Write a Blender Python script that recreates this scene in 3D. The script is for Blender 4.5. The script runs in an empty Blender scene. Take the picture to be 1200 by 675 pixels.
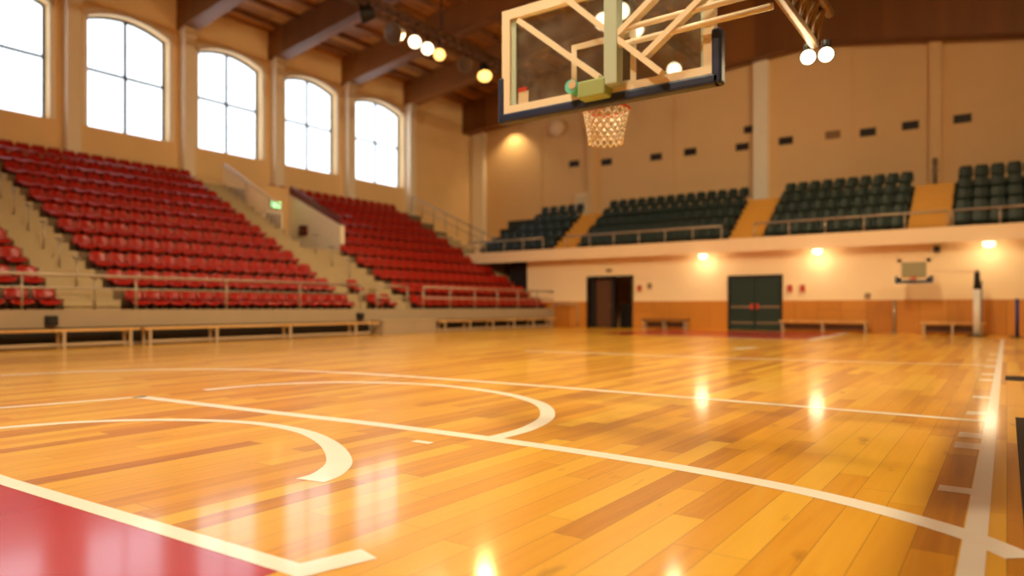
import bpy, math, random
from math import sin, cos, pi, radians
from mathutils import Vector, Matrix
random.seed(7)
C = bpy.context.scene.collection
sc = bpy.context.scene

# ------------------------------------------------------------------ camera model (a 24.6 mm lens, 1 m above the floor)
F, HZ, TH = 820.0, 360.0, math.atan2(580, 820)
def ray(px, py):
    u = (px - 600) / F
    return -sin(TH) + cos(TH) * u, cos(TH) + sin(TH) * u, (HZ - py) / F
def at_x(px, py, X):
    a, b, v = ray(px, py); t = X / a
    return Vector((X, b * t, 1 + v * t))
def at_y(px, py, Y):
    a, b, v = ray(px, py); t = Y / b
    return Vector((a * t, Y, 1 + v * t))
def on_floor(px, py):
    a, b, v = ray(px, py); t = -1 / v
    return Vector((a * t, b * t, 0))

# ------------------------------------------------------------------ helpers
class MB:
    def __init__(s): s.v = []; s.f = []; s.sm = []
    def add(s, vs, fs, smooth=False):
        b = len(s.v); s.v += [Vector(p) for p in vs]
        for f in fs: s.f.append([b + i for i in f]); s.sm.append(smooth)
        return s
    def box(s, x0, x1, y0, y1, z0, z1):
        return s.add([(x0,y0,z0),(x1,y0,z0),(x1,y1,z0),(x0,y1,z0),(x0,y0,z1),(x1,y0,z1),(x1,y1,z1),(x0,y1,z1)],
                     [(0,3,2,1),(4,5,6,7),(0,1,5,4),(1,2,6,5),(2,3,7,6),(3,0,4,7)])
    def tube(s, p, q, r, n=8, r2=None, cap=True):
        p = Vector(p); q = Vector(q); d = (q - p).normalized()
        a = d.orthogonal().normalized(); b = d.cross(a)
        r2 = r if r2 is None else r2
        vs = [p + (a*cos(2*pi*i/n) + b*sin(2*pi*i/n))*r for i in range(n)] + [q + (a*cos(2*pi*i/n) + b*sin(2*pi*i/n))*r2 for i in range(n)]
        s.add(vs, [(i, (i+1) % n, n+(i+1) % n, n+i) for i in range(n)], True)
        if cap:
            k = len(s.v) - 2*n
            s.f.append([k+i for i in reversed(range(n))]); s.sm.append(False)
            s.f.append([k+n+i for i in range(n)]); s.sm.append(False)
        return s
    def path(s, pts, r, n=8, closed=False):
        m = len(pts)
        for i in range(m if closed else m-1): s.tube(pts[i], pts[(i+1) % m], r, n)
        return s
    def bar(s, p, q, w, h, up=(0,0,1)):
        p = Vector(p); q = Vector(q); d = (q-p).normalized(); up = Vector(up)
        a = d.cross(up).normalized()*w/2; b = a.cross(d).normalized()*h/2
        vs = [p-a-b, p+a-b, p+a+b, p-a+b, q-a-b, q+a-b, q+a+b, q-a+b]
        return s.add(vs, [(0,1,2,3),(7,6,5,4),(0,4,5,1),(1,5,6,2),(2,6,7,3),(3,7,4,0)])
    def prism(s, poly, axis, a0, a1):
        # poly: (u,v) pairs; axis x: (a,u,v); y: (u,a,v); z: (u,v,a)
        def P(u, v, a): return {'x': (a,u,v), 'y': (u,a,v), 'z': (u,v,a)}[axis]
        n = len(poly)
        vs = [P(u, v, a0) for u, v in poly] + [P(u, v, a1) for u, v in poly]
        return s.add(vs, [tuple(range(n)), tuple(range(2*n-1, n-1, -1))] + [(i, n+i, n+(i+1) % n, (i+1) % n) for i in range(n)])
    def lathe(s, prof, c, axis, n=16):
        c = Vector(c); d = Vector(axis).normalized(); a = d.orthogonal().normalized(); b = d.cross(a)
        vs = []
        for r, h in prof:
            for i in range(n): vs.append(c + d*h + (a*cos(2*pi*i/n) + b*sin(2*pi*i/n))*r)
        fs = [(j*n+i, j*n+(i+1) % n, (j+1)*n+(i+1) % n, (j+1)*n+i) for j in range(len(prof)-1) for i in range(n)]
        return s.add(vs, fs, True)
    def build(s, name, mat, parent=None, origin=None, bevel=0):
        o_ = Vector(origin) if origin is not None else (Vector(parent.location) if parent is not None else Vector((0,0,0)))
        if parent is not None and origin is None and parent.parent is not None:
            o_ = o_ + Vector(parent.parent.location)
        me = bpy.data.meshes.new(name)
        me.from_pydata([tuple(p - o_) for p in s.v], [], s.f)
        me.polygons.foreach_set('use_smooth', s.sm)
        me.materials.append(mat); me.update()
        import bmesh
        bm = bmesh.new(); bm.from_mesh(me); bmesh.ops.recalc_face_normals(bm, faces=bm.faces); bm.to_mesh(me); bm.free()
        o = bpy.data.objects.new(name, me); C.objects.link(o)
        if parent is None: o.location = o_
        else: o.parent = parent
        if bevel:
            m = o.modifiers.new('Bevel', 'BEVEL'); m.width = bevel; m.segments = 3; m.limit_method = 'ANGLE'
        return o

def thing(name, label, cat, loc, group=None):
    o = bpy.data.objects.new(name, None); C.objects.link(o); o.location = loc; o.empty_display_size = .2
    return tag(o, label, cat, group)
def tag(o, label, cat, group=None):
    o['label'] = label; o['category'] = cat
    if group: o['group'] = group
    return o
def struct(o, label=None, cat=None):
    o['kind'] = 'structure'
    if label: o['label'] = label
    if cat: o['category'] = cat
    return o
def struct_empty(name, loc):
    o = bpy.data.objects.new(name, None); C.objects.link(o); o.location = loc; o['kind'] = 'structure'; return o
def copy_tree(o):
    c = o.copy(); C.objects.link(c)
    for ch in o.children:
        d = ch.copy(); C.objects.link(d); d.parent = c
        for g in ch.children:
            e = g.copy(); C.objects.link(e); e.parent = d
    return c
ORD = ['zeroth','first','second','third','fourth','fifth','sixth','seventh','eighth','ninth','tenth','eleventh','twelfth','thirteenth',
       'fourteenth','fifteenth','sixteenth','seventeenth','eighteenth','nineteenth','twentieth']

# ------------------------------------------------------------------ materials
def srgb(r, g, b):
    def f(c):
        c /= 255
        return c/12.92 if c <= .04045 else ((c+.055)/1.055)**2.4
    return (f(r), f(g), f(b), 1)
def mat(name, col, rough=.6, metal=0, noise=0, scale=3, spec=.5, bump=0):
    m = bpy.data.materials.new(name); m.use_nodes = True
    nt = m.node_tree; b = nt.nodes['Principled BSDF']
    b.inputs['Roughness'].default_value = rough; b.inputs['Metallic'].default_value = metal
    b.inputs['Specular IOR Level'].default_value = spec
    b.inputs['Base Color'].default_value = col
    if noise or bump:
        tc = nt.nodes.new('ShaderNodeTexCoord'); n = nt.nodes.new('ShaderNodeTexNoise')
        n.inputs['Scale'].default_value = scale; n.inputs['Detail'].default_value = 6
        nt.links.new(tc.outputs['Object'], n.inputs['Vector'])
        if noise:
            mx = nt.nodes.new('ShaderNodeMix'); mx.data_type = 'RGBA'
            mx.inputs['A'].default_value = tuple(c*(1-noise) for c in col[:3]) + (1,)
            mx.inputs['B'].default_value = tuple(min(1, c*(1+noise)) for c in col[:3]) + (1,)
            nt.links.new(n.outputs['Fac'], mx.inputs['Factor']); nt.links.new(mx.outputs['Result'], b.inputs['Base Color'])
        if bump:
            bp = nt.nodes.new('ShaderNodeBump'); bp.inputs['Strength'].default_value = bump; bp.inputs['Distance'].default_value = .01
            nt.links.new(n.outputs['Fac'], bp.inputs['Height']); nt.links.new(bp.outputs['Normal'], b.inputs['Normal'])
    return m
def emit(name, col, strength):
    m = bpy.data.materials.new(name); m.use_nodes = True; nt = m.node_tree
    b = nt.nodes['Principled BSDF']; b.inputs['Base Color'].default_value = (.8,.8,.8,1)
    b.inputs['Emission Color'].default_value = col; b.inputs['Emission Strength'].default_value = strength
    return m
def planks(name, light, mid, dark, width, length, rough, along='Y', seam=.012, coat=0, spread=1.0, knots=True):
    m = bpy.data.materials.new(name); m.use_nodes = True; nt = m.node_tree; L = nt.links
    b = nt.nodes['Principled BSDF']
    def N(t, **k):
        n = nt.nodes.new(t)
        for a, v in k.items(): setattr(n, a, v)
        return n
    def M(op, a, bb=None):
        n = N('ShaderNodeMath', operation=op)
        for i, x in enumerate((a, bb)):
            if x is None: continue
            if isinstance(x, (int, float)): n.inputs[i].default_value = x
            else: L.new(x, n.inputs[i])
        return n.outputs[0]
    g = N('ShaderNodeNewGeometry'); sp = N('ShaderNodeSeparateXYZ'); L.new(g.outputs['Position'], sp.inputs[0])
    across, run = (sp.outputs['X'], sp.outputs['Y']) if along == 'Y' else ((sp.outputs['Y'], sp.outputs['X']) if along == 'X' else (sp.outputs['X'], sp.outputs['Z']))
    cu = M('DIVIDE', across, width); ci = M('FLOOR', cu); cf = M('FRACT', cu)
    w1 = N('ShaderNodeTexWhiteNoise', noise_dimensions='1D'); L.new(ci, w1.inputs['W'])
    ru = M('ADD', M('DIVIDE', run, length), M('MULTIPLY', w1.outputs['Value'], 7.3)); ri = M('FLOOR', ru); rf = M('FRACT', ru)
    w2 = N('ShaderNodeTexWhiteNoise', noise_dimensions='2D')
    cm = N('ShaderNodeCombineXYZ'); L.new(ci, cm.inputs[0]); L.new(ri, cm.inputs[1]); L.new(cm.outputs[0], w2.inputs['Vector'])
    # grain stretched along the plank, shifted per plank
    gv = N('ShaderNodeCombineXYZ'); L.new(M('MULTIPLY', across, 22), gv.inputs[0]); L.new(M('MULTIPLY', run, 1.1), gv.inputs[1]); L.new(M('MULTIPLY', w2.outputs['Value'], 90), gv.inputs[2])
    gn = N('ShaderNodeTexNoise'); gn.inputs['Scale'].default_value = 1; gn.inputs['Detail'].default_value = 5; gn.inputs['Distortion'].default_value = .5; L.new(gv.outputs[0], gn.inputs['Vector'])
    val = M('ADD', M('MULTIPLY', w2.outputs['Value'], .75*spread), M('MULTIPLY', gn.outputs['Fac'], .45))
    cr = N('ShaderNodeValToRGB'); e = cr.color_ramp.elements
    e[0].position = .12; e[0].color = dark; e[1].position = .95; e[1].color = light
    x = e.new(.48); x.color = mid
    L.new(val, cr.inputs['Fac'])
    col = cr.outputs['Color']
    def darken(col, fac, c):
        mx = N('ShaderNodeMix', data_type='RGBA', blend_type='MIX'); L.new(fac, mx.inputs['Factor']); L.new(col, mx.inputs['A']); mx.inputs['B'].default_value = c
        return mx.outputs['Result']
    dk = tuple(c*.22 for c in dark[:3]) + (1,)
    if knots:
        kv = N('ShaderNodeCombineXYZ'); L.new(M('MULTIPLY', across, 5.0), kv.inputs[0]); L.new(M('MULTIPLY', run, 1.6), kv.inputs[1]); L.new(M('MULTIPLY', w2.outputs['Value'], 40), kv.inputs[2])
        kn = N('ShaderNodeTexNoise'); kn.inputs['Scale'].default_value = 1.3; kn.inputs['Detail'].default_value = 3; L.new(kv.outputs[0], kn.inputs['Vector'])
        kr = N('ShaderNodeMapRange'); kr.inputs['From Min'].default_value = .67; kr.inputs['From Max'].default_value = .8; kr.inputs['To Max'].default_value = .55; L.new(kn.outputs['Fac'], kr.inputs['Value'])
        col = darken(col, kr.outputs[0], tuple(c*.45 for c in dark[:3]) + (1,))
    s1 = M('LESS_THAN', M('ABSOLUTE', M('SUBTRACT', cf, .5)), .5 - seam*.5)
    s2 = M('LESS_THAN', M('ABSOLUTE', M('SUBTRACT', rf, .5)), .5 - seam*.5*width/length)
    joint = M('SUBTRACT', 1.0, M('MULTIPLY', s1, s2))
    col = darken(col, M('MULTIPLY', joint, .75), dk)
    L.new(col, b.inputs['Base Color'])
    rr = M('ADD', rough - .04, M('MULTIPLY', gn.outputs['Fac'], .08)); L.new(rr, b.inputs['Roughness'])
    b.inputs['Coat Weight'].default_value = coat; b.inputs['Coat Roughness'].default_value = .1
    bp = N('ShaderNodeBump'); bp.inputs['Strength'].default_value = .12; bp.inputs['Distance'].default_value = .002
    L.new(M('MULTIPLY', M('ADD', M('MULTIPLY', w2.outputs['Value'], .3), gn.outputs['Fac']), s1), bp.inputs['Height']); L.new(bp.outputs['Normal'], b.inputs['Normal'])
    return m

M_floor = planks('court_boards', srgb(242,190,54), srgb(226,160,20), srgb(176,106,6), .165, 2.3, .36, 'Y', coat=.55, spread=.95, seam=.018)
M_line = mat('court_line_paint', srgb(252,250,244), .36, noise=.05, scale=6)
M_key = mat('key_red_paint', srgb(186,30,34), .24, noise=.12, scale=2, spec=.4)
for m_ in (M_line, M_key):
    b_ = m_.node_tree.nodes['Principled BSDF']; b_.inputs['Coat Weight'].default_value = .45; b_.inputs['Coat Roughness'].default_value = .1
M_plaster = mat('cream_plaster', srgb(242,206,150), .8, noise=.06, scale=.8)
M_plaster2 = mat('pale_plaster', srgb(230,190,136), .8, noise=.05, scale=.8)
M_pil = mat('pilaster_plaster', srgb(244,230,204), .75, noise=.04)
M_beam = planks('glulam_beam', srgb(154,98,40), srgb(132,82,32), srgb(104,62,22), .5, 6, .55, 'X', knots=False, spread=.7)
M_ceil = planks('roof_boards', srgb(206,142,62), srgb(180,116,44), srgb(130,78,28), .42, 3.5, .5, 'Y', seam=.09)
M_conc = mat('shaded_stand_concrete', srgb(122,98,72), .8, noise=.12, scale=1.5)  # concrete tone darkened to carry the shade between seat rows
M_step = mat('aisle_concrete', srgb(182,160,122), .75, noise=.1, scale=2)
M_front = mat('stand_front_concrete', srgb(160,140,114), .75, noise=.1, scale=1.2)
M_red = mat('red_plastic', srgb(160,24,5), .3, noise=.06, scale=5, spec=.4)
M_redd = mat('seat_bracket_metal', srgb(70,56,50), .5, .6)
M_green = mat('dark_green_plastic', srgb(14,34,21), .5, noise=.1, scale=5)
M_tier = mat('balcony_tier_carpet', srgb(40,42,34), .9, noise=.1)
M_ochre = mat('ochre_stair', srgb(206,146,44), .6, noise=.08)
M_fascia = mat('balcony_fascia_paint', srgb(240,210,170), .55, noise=.03)
M_slab = mat('balcony_soffit', srgb(222,186,136), .7, noise=.04)
M_wains = planks('wainscot_boards', srgb(214,146,58), srgb(198,128,44), srgb(174,106,34), .9, 4, .4, 'Z', seam=.012, knots=False, spread=.6)
M_rail = mat('rail_metal', srgb(176,160,138), .4, .5)
M_railw = mat('white_rail_paint', srgb(232,220,206), .45)
M_mullion = mat('window_metal', srgb(52,52,54), .5, .3)
M_dark = mat('black_metal', srgb(22,20,20), .5, .2)
M_grey = mat('grey_lamp_metal', srgb(150,128,104), .45, .4)
M_truss = mat('truss_metal', srgb(120,86,52), .45, .6)
M_boom = mat('boom_metal', srgb(140,108,64), .5, .3)
M_frame = mat('hoop_frame_paint', srgb(238,230,210), .4)
M_post = mat('hoop_post_paint', srgb(184,206,196), .4)
M_brkt = mat('hoop_bracket_paint', srgb(156,178,124), .45)
M_pad = mat('navy_pad', srgb(32,48,86), .45, noise=.1, scale=8)
M_rim = mat('orange_rim', srgb(214,74,34), .35)
M_net = mat('white_net', srgb(255,250,240), .8)
M_doorg = mat('green_door', srgb(28,52,48), .4, noise=.08)
M_doorb = mat('dark_wood_door', srgb(92,58,32), .5, noise=.15, scale=2)
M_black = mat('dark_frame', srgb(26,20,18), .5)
M_bench = planks('bench_boards', srgb(232,190,128), srgb(218,170,104), srgb(196,146,84), .2, 3, .4, 'Y', knots=False, spread=.6)
M_brown = mat('brown_bench', srgb(92,58,36), .45, noise=.15)
M_legm = mat('bench_leg_metal', srgb(196,178,150), .4, .4)
M_mat = mat('black_rubber', srgb(24,24,28), .55, noise=.2, scale=14)
M_white = mat('white_padding', srgb(232,224,210), .5)
M_blue = mat('blue_vinyl', srgb(44,52,110), .45)
M_redbox = mat('dark_red_box', srgb(92,16,14), .45)
M_redsign = mat('red_sign', srgb(190,62,44), .5)
M_paper = mat('paper_notice', srgb(222,200,160), .7)
M_vent = mat('vent_metal', srgb(58,40,28), .6, .3)
M_ventp = mat('painted_vent', srgb(150,110,70), .6)
M_ventg = mat('practice_board', srgb(150,142,104), .4)
M_maroon = mat('maroon_panel', srgb(112,44,48), .4)
M_lampw = emit('lamp_lens', (1,.84,.56,1), 4.5)
M_lampy = emit('lamp_lens_amber', (1,.55,.12,1), 3)
M_lampb = emit('balcony_lamp_lens', (1,.82,.5,1), 3)
M_exit = emit('exit_sign_lens', (.25,1,.35,1), 3.0)
M_cyan = mat('turquoise_ring', srgb(110,220,214), .3)
M_lensoff = mat('unlit_lens', srgb(96,78,62), .3)
M_lower = mat('lower_wall_plaster', srgb(246,220,176), .75, noise=.04, scale=.8)
M_label = mat('white_sticker', srgb(206,188,160), .5)

def glass_mat(name, tint, haze, gloss, facing=.0):
    m = bpy.data.materials.new(name); m.use_nodes = True; nt = m.node_tree; nt.nodes.remove(nt.nodes['Principled BSDF'])
    out = nt.nodes['Material Output']
    tr = nt.nodes.new('ShaderNodeBsdfTransparent'); tr.inputs['Color'].default_value = tint
    gl = nt.nodes.new('ShaderNodeBsdfGlossy'); gl.inputs['Roughness'].default_value = .05
    df = nt.nodes.new('ShaderNodeBsdfDiffuse'); df.inputs['Color'].default_value = (.7,.68,.64,1)
    tc = nt.nodes.new('ShaderNodeTexCoord'); n = nt.nodes.new('ShaderNodeTexNoise'); n.inputs['Scale'].default_value = 5; n.inputs['Detail'].default_value = 5
    nt.links.new(tc.outputs['Object'], n.inputs['Vector'])
    mr = nt.nodes.new('ShaderNodeMapRange'); mr.inputs['From Min'].default_value = .4; mr.inputs['From Max'].default_value = .75
    mr.inputs['To Min'].default_value = haze*.5; mr.inputs['To Max'].default_value = haze*1.8
    nt.links.new(n.outputs['Fac'], mr.inputs['Value'])
    m1 = nt.nodes.new('ShaderNodeMixShader'); nt.links.new(mr.outputs[0], m1.inputs[0])
    nt.links.new(tr.outputs[0], m1.inputs[1]); nt.links.new(df.outputs[0], m1.inputs[2])
    m2 = nt.nodes.new('ShaderNodeMixShader'); m2.inputs[0].default_value = gloss
    nt.links.new(m1.outputs[0], m2.inputs[1]); nt.links.new(gl.outputs[0], m2.inputs[2])
    nt.links.new(m2.outputs[0], out.inputs['Surface'])
    return m
M_glass = glass_mat('window_glass', (.97,.985,1,1), .02, .04)
M_bglass = glass_mat('backboard_glass', (.86,.88,.84,1), .07, .07)

# ------------------------------------------------------------------ the hall: floor, walls, roof
XL, XR, YN, YE, YB = -31.0, 15.0, -8.0, 39.0, 30.5
RIDGE, EAVE, SLOPE = -8.0, 15.1, .13
def roof(x): return EAVE + SLOPE * (23 - abs(x - RIDGE))

floor = struct(MB().box(XL, XR, YN, YE, -.2, 0).build('floor', M_floor))

def ribbon(pts, w, z=.0015, smooth=True, width=None):
    P = [Vector((x, y, 0)) for x, y in pts]
    if smooth and len(P) > 2:
        Q = []
        for i in range(len(P)-1):
            p0 = P[max(i-1, 0)]; p1 = P[i]; p2 = P[i+1]; p3 = P[min(i+2, len(P)-1)]
            for k in range(6):
                t = k/6
                Q.append(.5*((2*p1) + (p2-p0)*t + (2*p0-5*p1+4*p2-p3)*t*t + (3*p1-p0-3*p2+p3)*t**3))
        P = Q + [P[-1]]
    m = MB(); L, R = [], []
    for i, p in enumerate(P):
        d = (P[min(i+1, len(P)-1)] - P[max(i-1, 0)]).normalized(); n = Vector((-d.y, d.x, 0))
        ww = w if width is None else width(i/(len(P)-1))
        L.append(p + n*ww/2 + Vector((0,0,z))); R.append(p - n*ww/2 + Vector((0,0,z)))
    k = len(P)
    m.add(L + R, [(k+i, k+i+1, i+1, i) for i in range(k-1)])
    return m
def line(pts, w, z=.0015, **k): return ribbon(pts, w, z, **k).build('court_line', M_line, floor)
line([(-.112, -2), (-.112, 26.6)], .088, .0022, smooth=False)                             # side line
line([(-7.93,3.97),(-5.89,4.10),(-4.41,4.21),(-3.21,4.24),(-2.0,4.2),(-1.11,4.07),(-.56,3.89),(-.16,3.67),(.05,3.45)], .15)
line([(-7.89,4.05),(-7.95,3.6),(-8.16,2.74),(-8.5,1.4)], .11)
line([(-12.04,4.04),(-11.68,5.04),(-10.96,6.01),(-9.77,6.8),(-7.95,7.28),(-5.26,7.45),(-2.95,7.45),(-1.2,7.42),(-.15,7.4)], .14)
line([(-7.9,4.75),(-7.8,5.5),(-7.28,6.25),(-6.17,6.75),(-4.95,6.62),(-4.01,6.13),(-3.45,5.44),(-3.22,4.78),(-3.2,4.25)], .14, .0018)
line([(-6.83,2.2),(-6.58,2.8),(-6.08,3.3),(-5.4,3.62),(-4.71,3.64),(-4.08,3.42),(-3.56,3.08),(-3.33,2.8),(-3.28,2.62)], .15, .0018,
     width=lambda t: .12 + .09*max(0, t-.5)*2)
struct_key = MB().add([(-14,-2,.001),(-2.25,-2,.001),(-2.25,1.66,.001),(-14,1.5,.001)], [(0,1,2,3)]).build('painted_key', M_key, floor)
line([(-14,1.5),(-4.7,1.6),(-2.23,1.70),(-2.15,1.70)], .1, .002, smooth=False)
line([(-2.2,1.66),(-2.11,1.98)], .14, .0024, smooth=False)
line([(-9,13.2),(-3.72,13.8),(-.15,14.6)], .14)
for y in (4.53, 6.02, 6.52, 7.9, 9.35, 11.6, 12.6, 14.2, 16.0, 18.0):
    line([(-.31, y), (-.155, y)], .15 if y < 5 else .26, .0019, smooth=False)
MB().add([(-12.6,23.5,.001),(-7.4,22.7,.001),(-4.95,22.7,.001),(-5.1,29.4,.001),(-12.6,29.4,.001)], [(0,1,2,3,4)]).build('painted_key', M_key, floor)
line([(-7.4,22.62),(-4.9,22.62),(-5.05,29.4)], .25, .002, smooth=False)
line([(-5.32,16.7),(-5.1,17.7)], .2, .002, smooth=False)
line([(-3.62,3.85),(-3.45,3.85)], .07, .0021, smooth=False)
line([(-.02,12.1),(1.6,12.1)], .85, .002, smooth=False).data.materials[0] = M_mat
tag(MB().box(.062, 1.3, 3.0, 7.8, 0, .006).build('rubber_mat', M_mat, origin=(.68,5.4,0)), 'black rubber floor mat lying outside the white side line', 'mat')

# window wall -------------------------------------------------------------
WY0, WS, SILL, SPR, ARC = 8.6, 4.85, 8.5, 13.05, .42
def wid(y): return 3.95 if y > 27 else 3.45
starts = [WY0 + WS*i for i in range(-3, 5)]      # five in view (from index 3), three more behind the camera
def arch(y0, y1, n=12):
    out = []
    for i in range(n+1):
        t = i/n; out.append((y0 + (y1-y0)*t, SPR + ARC*4*t*(1-t)))
    return out
wl = MB(); T0, T1 = XL - .55, XL
prev = YN
wl.box(T0, T1, YN, YE, 0, SILL)
for y in starts:
    if y < YN: continue
    wl.box(T0, T1, prev, y, SILL, 16.2)
    a = arch(y, y+wid(y)); n = len(a)
    for i in range(n-1):
        wl.prism([a[i], a[i+1], (a[i+1][0], 16.2), (a[i][0], 16.2)], 'x', T0, T1)
    prev = y + wid(y)
wl.box(T0, T1, prev, YE, SILL, 16.2)
struct(wl.build('wall_left', M_plaster))
# raised moulding around each arch + window with panes and bars
def window(y, n, WW):
    w = struct_empty('window_%d' % n, (XL - .42, y, SILL)); y1 = y + WW
    x0, x1 = XL - .46, XL - .38
    fr = MB().box(x0, x1, y, y+.11, SILL, SPR+.02).box(x0, x1, y1-.09, y1, SILL, SPR+.02).box(x0, x1, y, y1, SILL, SILL+.09)
    a = arch(y, y1)
    for i in range(len(a)-1): fr.prism([a[i], a[i+1], (a[i+1][0], a[i+1][1]-.1), (a[i][0], a[i][1]-.1)], 'x', x0, x1)
    fr.build('window_frame', M_mullion, w)
    c = (y+y1)/2
    MB().box(x0+.01, x1, c-.06, c+.06, SILL+.09, SPR+ARC-.08).box(x0+.01, x1, y+.09, y1-.09, SILL+2.43, SILL+2.55).build('muntin', M_mullion, w)
    MB().prism([(y+.05, SILL+.05), (y1-.05, SILL+.05)] + [(p, q-.05) for p, q in reversed(a[1:-1])], 'x', XL-.43, XL-.415).build('pane', M_glass, w)
    tr = MB(); b = arch(y-.22, y1+.22)
    for i in range(len(a)-1):
        tr.prism([a[i], a[i+1], (b[i+1][0], b[i+1][1]+.2), (b[i][0], b[i][1]+.2)], 'x', XL, XL+.07)
    tr.box(XL, XL+.07, y-.2, y, SILL, SPR+.02).box(XL, XL+.07, y1, y1+.2, SILL, SPR+.02)
    tr.build('moulding', M_pil, w)
    ld = bpy.data.lights.new('window_portal', 'AREA'); ld.shape = 'RECTANGLE'; ld.size = SPR-SILL+ARC; ld.size_y = WW
    ld.cycles.is_portal = True
    lo = bpy.data.objects.new('window_portal', ld); C.objects.link(lo)
    lo.location = (XL-.6, c, (SILL+SPR+ARC)/2); lo.rotation_euler = (0, -pi/2, 0)
for i, y in enumerate(starts):
    if y >= YN: window(y, i+1, wid(y))
pil_y = [y - .68 for y in starts if y > 0] + [starts[-1] + 4.35]
for i, y in enumerate(pil_y):
    struct(MB().box(XL, XL+.5, y-.25, y+.25, 0, 13.75).box(XL, XL+.58, y-.3, y+.3, 13.4, 13.75).build('trim_%d' % (i+1), M_pil, origin=(XL+.25, y, 0)))

# other walls -------------------------------------------------------------
def gable(y0, y1, zb): return MB().prism([(XL-.5, zb), (XR+.5, zb), (XR+.5, roof(XR)+.3), (RIDGE, roof(RIDGE)+.3), (XL-.5, roof(XL)+.3)], 'y', y0, y1)
ew = gable(YE, YE+.4, 0); struct(ew.build('wall_end', M_plaster2))
struct(gable(YN-.4, YN, 0).build('wall_near', M_plaster))
struct(MB().box(XR, XR+.4, YN, YE, 0, 16).build('wall_right', M_plaster))
k = len(pil_y)
for px, w in ((563, 1.0), (635, .1), (695, .42), (791, .12), (893, .75), (1000, .1), (1097, .5)):
    p = at_y(px, 250, YE); d = .35 if w > .3 else .05; k += 1
    struct(MB().box(p.x-w/2, p.x+w/2, YE-d, YE, 4, roof(p.x)).build('trim_%d' % k, M_pil if w > .6 else M_plaster2, origin=(p.x, YE, 4)))

# roof
for i, (xa, xb) in enumerate(((XL-.5, RIDGE), (RIDGE, XR+.5))):
    struct(MB().prism([(xa, roof(xa)), (xb, roof(xb)), (xb, roof(xb)+.3), (xa, roof(xa)+.3)], 'y', YN-.4, YE+.4).build('ceiling' if i == 0 else 'ceiling_2', M_ceil))
def beam(y, w, dep0, depR, dep1=None):
    L_, R_ = XL+.02, XR-.02
    m = MB().prism([(L_, roof(L_)-dep0), (RIDGE, roof(RIDGE)-depR), (R_, roof(R_)-(dep1 or dep0)), (R_, roof(R_)), (RIDGE, roof(RIDGE)), (L_, roof(L_))], 'y', y-w/2, y+w/2)
    return struct(m.build('ceiling_beam', M_beam, origin=(RIDGE, y, roof(RIDGE))))
for y in pil_y: beam(y, .72, 1.42, 1.5)
beam(.5, .72, 1.42, 1.5)
beam(YE-.75, .9, 2.0, 3.6, 4.6)
pur = None
for i in range(24):
    x = XL + 1.0 + i*1.35
    if x > 4: break
    if abs(x-RIDGE) < .3: continue
    if pur is None:
        pur = MB().box(x-.07, x+.07, YN, YE, roof(x)-.2, roof(x)+.02).build('ceiling_purlin', M_beam, origin=(x, 0, roof(x)))
        struct(pur)
    else:
        c = pur.copy(); C.objects.link(c); c.location = (x, 0, roof(x))

# ------------------------------------------------------------------ the red stand
X0, PITCH, Z0, RISE, NR = -19.0, 1.04, .92, .566, 11
def tread(k): return Z0 + RISE*k
def rowx(k): return X0 - PITCH*k
VY0, VY1, VK = 18.85, 21.2, 5          # the tunnel through the stand
st = MB()
for k in range(NR):
    x1 = rowx(k); x0 = XL if k == NR-1 else rowx(k+1)
    segs = [(YN, VY0), (VY1, 31.9)] if VK <= k <= 8 else [(YN, 31.9)]
    for a, b in segs: st.box(x0, x1, a, b, 0 if k == 0 else tread(k-1)-.3, tread(k))
st.box(rowx(9), rowx(VK), VY0, VY1, tread(VK-1)-.3, tread(VK-1)+.18)
struct(st.build('floor_stand', M_conc))
struct(MB().box(X0, X0+.06, YN, 31.9, 0, Z0+.02).build('trim_stand_front', M_front))
# aisle steps
def aisle(y0, y1, k0, k1, name):
    m = MB()
    for k in range(k0, k1):
        m.box(rowx(k)-PITCH, rowx(k), y0, y1, tread(k), tread(k)+.015)
        if k+1 < NR: m.box(rowx(k+1), rowx(k+1)+.45, y0, y1, tread(k), tread(k)+RISE/2)
        m.box(rowx(k), rowx(k)+.012, y0, y1, tread(k)-RISE, tread(k)+.015)
    return struct(m.build(name, M_step))
aisle(7.95, 9.35, 0, NR, 'stairs_near')
aisle(17.55, 18.25, 0, 2, 'stairs_middle'); aisle(19.75, 20.6, 0, 2, 'stairs_middle_2'); aisle(17.55, 20.6, 2, 5, 'stairs_middle_3'); aisle(17.55, 18.8, 5, NR, 'stairs_upper')
aisle(30.55, 31.9, 0, 8, 'stairs_end')
# tunnel walls
tz = tread(VK-1)+.18
tw = MB().box(rowx(VK)-3.9, rowx(VK)-3.7, VY0, VY1, tz, 6.65)
struct(tw.build('wall_tunnel', M_plaster2))
par = MB().prism([(rowx(VK), 2.9), (rowx(VK), 4.62), (rowx(VK)-3.95, 6.5), (rowx(VK)-3.95, 2.9)], 'y', 21.0, 21.24)
struct(par.build('wall_parapet', M_pil))
pn = thing('parapet_rail', 'maroon sloping panel rail topping the cream tunnel parapet', 'rail', (rowx(VK)-2, 21.12, 5.5))
MB().prism([(rowx(VK)-.1, 4.67), (rowx(VK)-.1, 5.0), (rowx(VK)-3.6, 6.72), (rowx(VK)-3.8, 6.43)], 'y', 21.08, 21.16).build('panel', M_maroon, pn)
MB().tube((rowx(VK)-.1, 21.12, 5.02), (rowx(VK)-3.6, 21.12, 6.74), .035).build('top_rail', M_maroon, pn)
dx = rowx(VK)-3.7
dr = struct_empty('door_1', (dx, 20.1, tz))
MB().box(dx, dx+.03, 19.75, 20.55, tz, tz+2.0).build('door_leaf', M_doorb, dr)
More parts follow.
